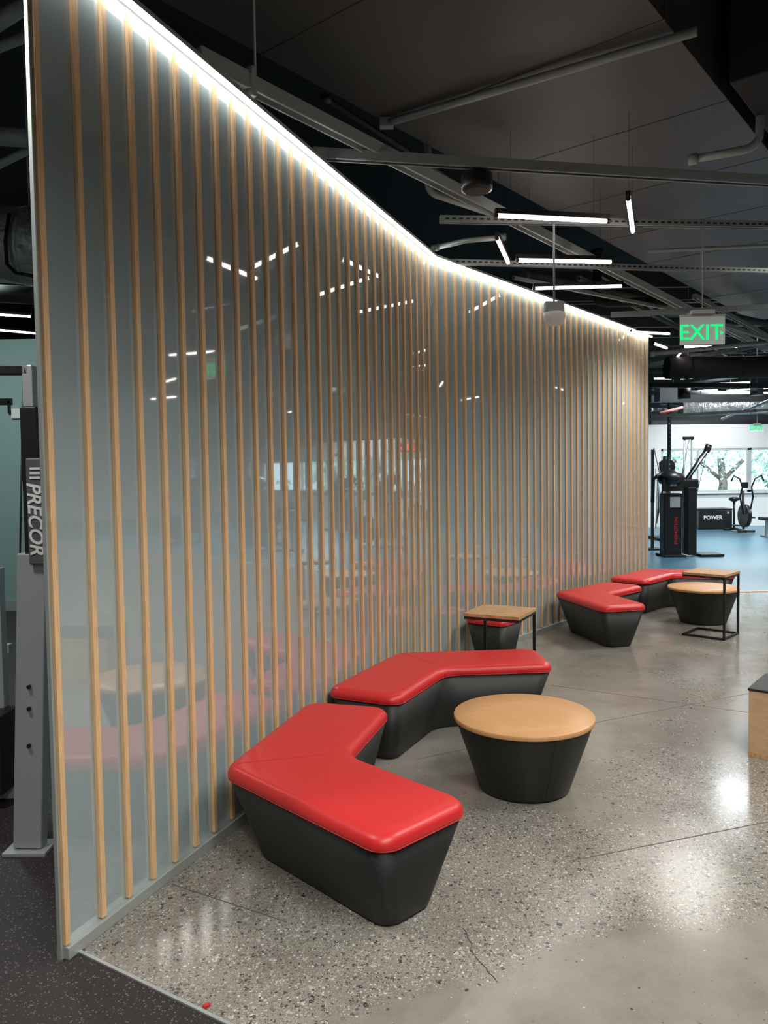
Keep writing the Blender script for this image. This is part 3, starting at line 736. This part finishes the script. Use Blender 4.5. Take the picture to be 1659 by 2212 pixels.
for lab, A_, B_, r in (('grey conduit at the upper left, highest', (-80, 130, 4.5), (80, 70, 4.5), .03), ('grey conduit crossing the upper left edge', (-80, 290, 4.8), (90, 300, 4.8), .055), ('thin conduit above the foil duct', (-80, 395, 5), (90, 310, 5), .025), ('dark pipe below the foil duct', (-80, 630, 7), (110, 640, 7), .08), ('pale conduit in the top left corner', (-80, 95, 4), (80, -5, 4), .04)):
    pipe(lab, [UY(*A_), UY(*B_)], r, 'galvlight' if r < .06 else 'galvdark')
t = thing('cable_loop', 'thin black cable hanging in a loop below the foil duct', 'cable', UY(20, 470, 4.9))
obj('run', MB().tube([UY(20, 460, 4.9), UY(12, 520, 4.9), UY(15, 570, 4.9), UY(35, 590, 4.9), UY(75, 597, 4.9)], .012, 6), M['blackplastic'], t)
light_bar((-60, 676), (66, 684), z=3.9, m='fartube', label='upper thin light bar seen left of the partition')
light_bar((-60, 708), (76, 720), z=3.9, m='fartube', label='lower thin light bar seen left of the partition')

# ------------------------------------------------------------ outside
struct('ground_outside', MB().box((15, 45, -.05), (110, 44.5, .1)), M['grass'])
struct('path_outside', MB().box((15, 30, .02), (90, 1.6, .06)), M['path'])
tr = [(11.5, 33, 2.1, 2.9), (15.8, 36, 2.2, 2.9), (20.4, 33, 2.1, 2.9), (6.6, 37, 2.2, 2.9), (25.6, 36, 2.2, 2.9), (31.5, 34, 2.2, 2.9)] + [(9+9.2*k, 52+(k%2)*2, 2.8, 2.4) for k in range(6)]
for k, (x, y, r, cz) in enumerate(tr):
    t = thing('tree', 'leafy tree outside the far windows', 'tree', (x, y, 0), 'trees outside the far windows')
    obj('trunk', MB().tube([(x, y, 0), (x+.1, y, 1.0), (x-.05, y, 2.2)], [.28, .2, .15], 8).tube([(x, y, 1.1), (x+1.0, y, 2.1)], .1, 6).tube([(x, y, 1.2), (x-1.1, y+.2, 2.2)], .09, 6), M['bark'], t)
    fm = MB(); rnd = random.Random(k); s = .085 if y < 50 else .20
    for _ in range(850):
        v = Vector((rnd.gauss(0,1), rnd.gauss(0,1), rnd.gauss(0,1))).normalized()*r*(rnd.random()**.4)
        c = Vector((x, y, cz)) + Vector((v.x, v.y, v.z*.8))
        a = Vector((rnd.uniform(-1,1), rnd.uniform(-1,1), rnd.uniform(-1,1))).normalized(); b_ = a.orthogonal().normalized()
        fm.bm.faces.new([fm.bm.verts.new(c+a*s), fm.bm.verts.new(c+b_*s), fm.bm.verts.new(c-a*s), fm.bm.verts.new(c-b_*s)])
    obj('foliage', fm, M['leaf'], t)

# ------------------------------------------------------------ lights
def area(loc, w, h, power, col=(1, .95, .9), rot=(0,0,0)):
    l = bpy.data.lights.new('area', 'AREA'); l.shape = 'RECTANGLE'; l.size = w; l.size_y = h; l.energy = power; l.color = col
    o = bpy.data.objects.new('fill_lamp', l); o.location = loc; o.rotation_euler = rot; COL.objects.link(o); return o
def spot(loc, power, ang=135, r=.15, col=(1, .96, .91)):
    l = bpy.data.lights.new('downlight_and_fill', 'SPOT'); l.energy = power; l.spot_size = math.radians(ang); l.spot_blend = .5; l.shadow_soft_size = r; l.color = col
    o = bpy.data.objects.new('downlight_and_fill', l); o.location = loc; COL.objects.link(o); return o  # serves the room downlights and the added fill spots
spot((1.3, .6, 3.95), 370, r=.55); spot((.3, -1.2, 3.95), 370, r=.5)
spot((2.6, 3.4, 3.6), 270, 145, .6); spot((4.6, 6.6, 3.9), 390, 145, .55); spot((3.6, 9.0, 3.35), 150, 145, .4)
spot((7.5, 4.5, 3.9), 390, 145, .4)
spot((9, 12.5, 4.2), 700, 150, .3); spot((8.3, 17.5, 4.2), 1100, 150, .3, (.9, .97, 1)); spot((6.3, 13.8, 4.2), 600, 150, .3, (.9, .97, 1)); spot((14, 17, 4.2), 1100, 150, .3, (.9, .97, 1)); spot((14, 10, 4.2), 600, 150, .3); spot((9.5, 20.3, 4.2), 500, 160, .3, (.95, .98, 1)); spot((17, 20.3, 4.2), 600, 160, .3, (.95, .98, 1))  # fill spots added to brighten the far gym
area((-4.5, 7, 4.2), 1, 1, 110, (.85, 1, .97))  # unseen fill added to light the pale green left wall
spot((-2.2, 2.2, 3.9), 230)  # fill spot added to brighten the strength machine at left
sl_ = bpy.data.lights.new('sun', 'SUN'); sl_.energy = 5.0; sl_.angle = .05; so = bpy.data.objects.new('sun', sl_); COL.objects.link(so)
so.rotation_euler = Vector((.25, .75, -.62)).to_track_quat('-Z', 'Y').to_euler()
w = bpy.data.worlds.new('World'); S.world = w; w.use_nodes = True
bg = w.node_tree.nodes['Background']; bg.inputs[0].default_value = (.60, .84, .96, 1); bg.inputs[1].default_value = 2.2

# ------------------------------------------------------------ camera
cam = bpy.data.cameras.new('Camera'); co = bpy.data.objects.new('Camera', cam); COL.objects.link(co)
cam.sensor_fit = 'VERTICAL'; cam.sensor_height = 36; cam.sensor_width = 27; cam.lens = 36*F/2212
cam.clip_start = .05; cam.clip_end = 200
mt = Matrix((R_, U_, -f_)).transposed().to_4x4(); mt.translation = EYE; co.matrix_world = mt
S.camera = co
S.view_settings.view_transform = 'Standard'
S.view_settings.look = 'None'
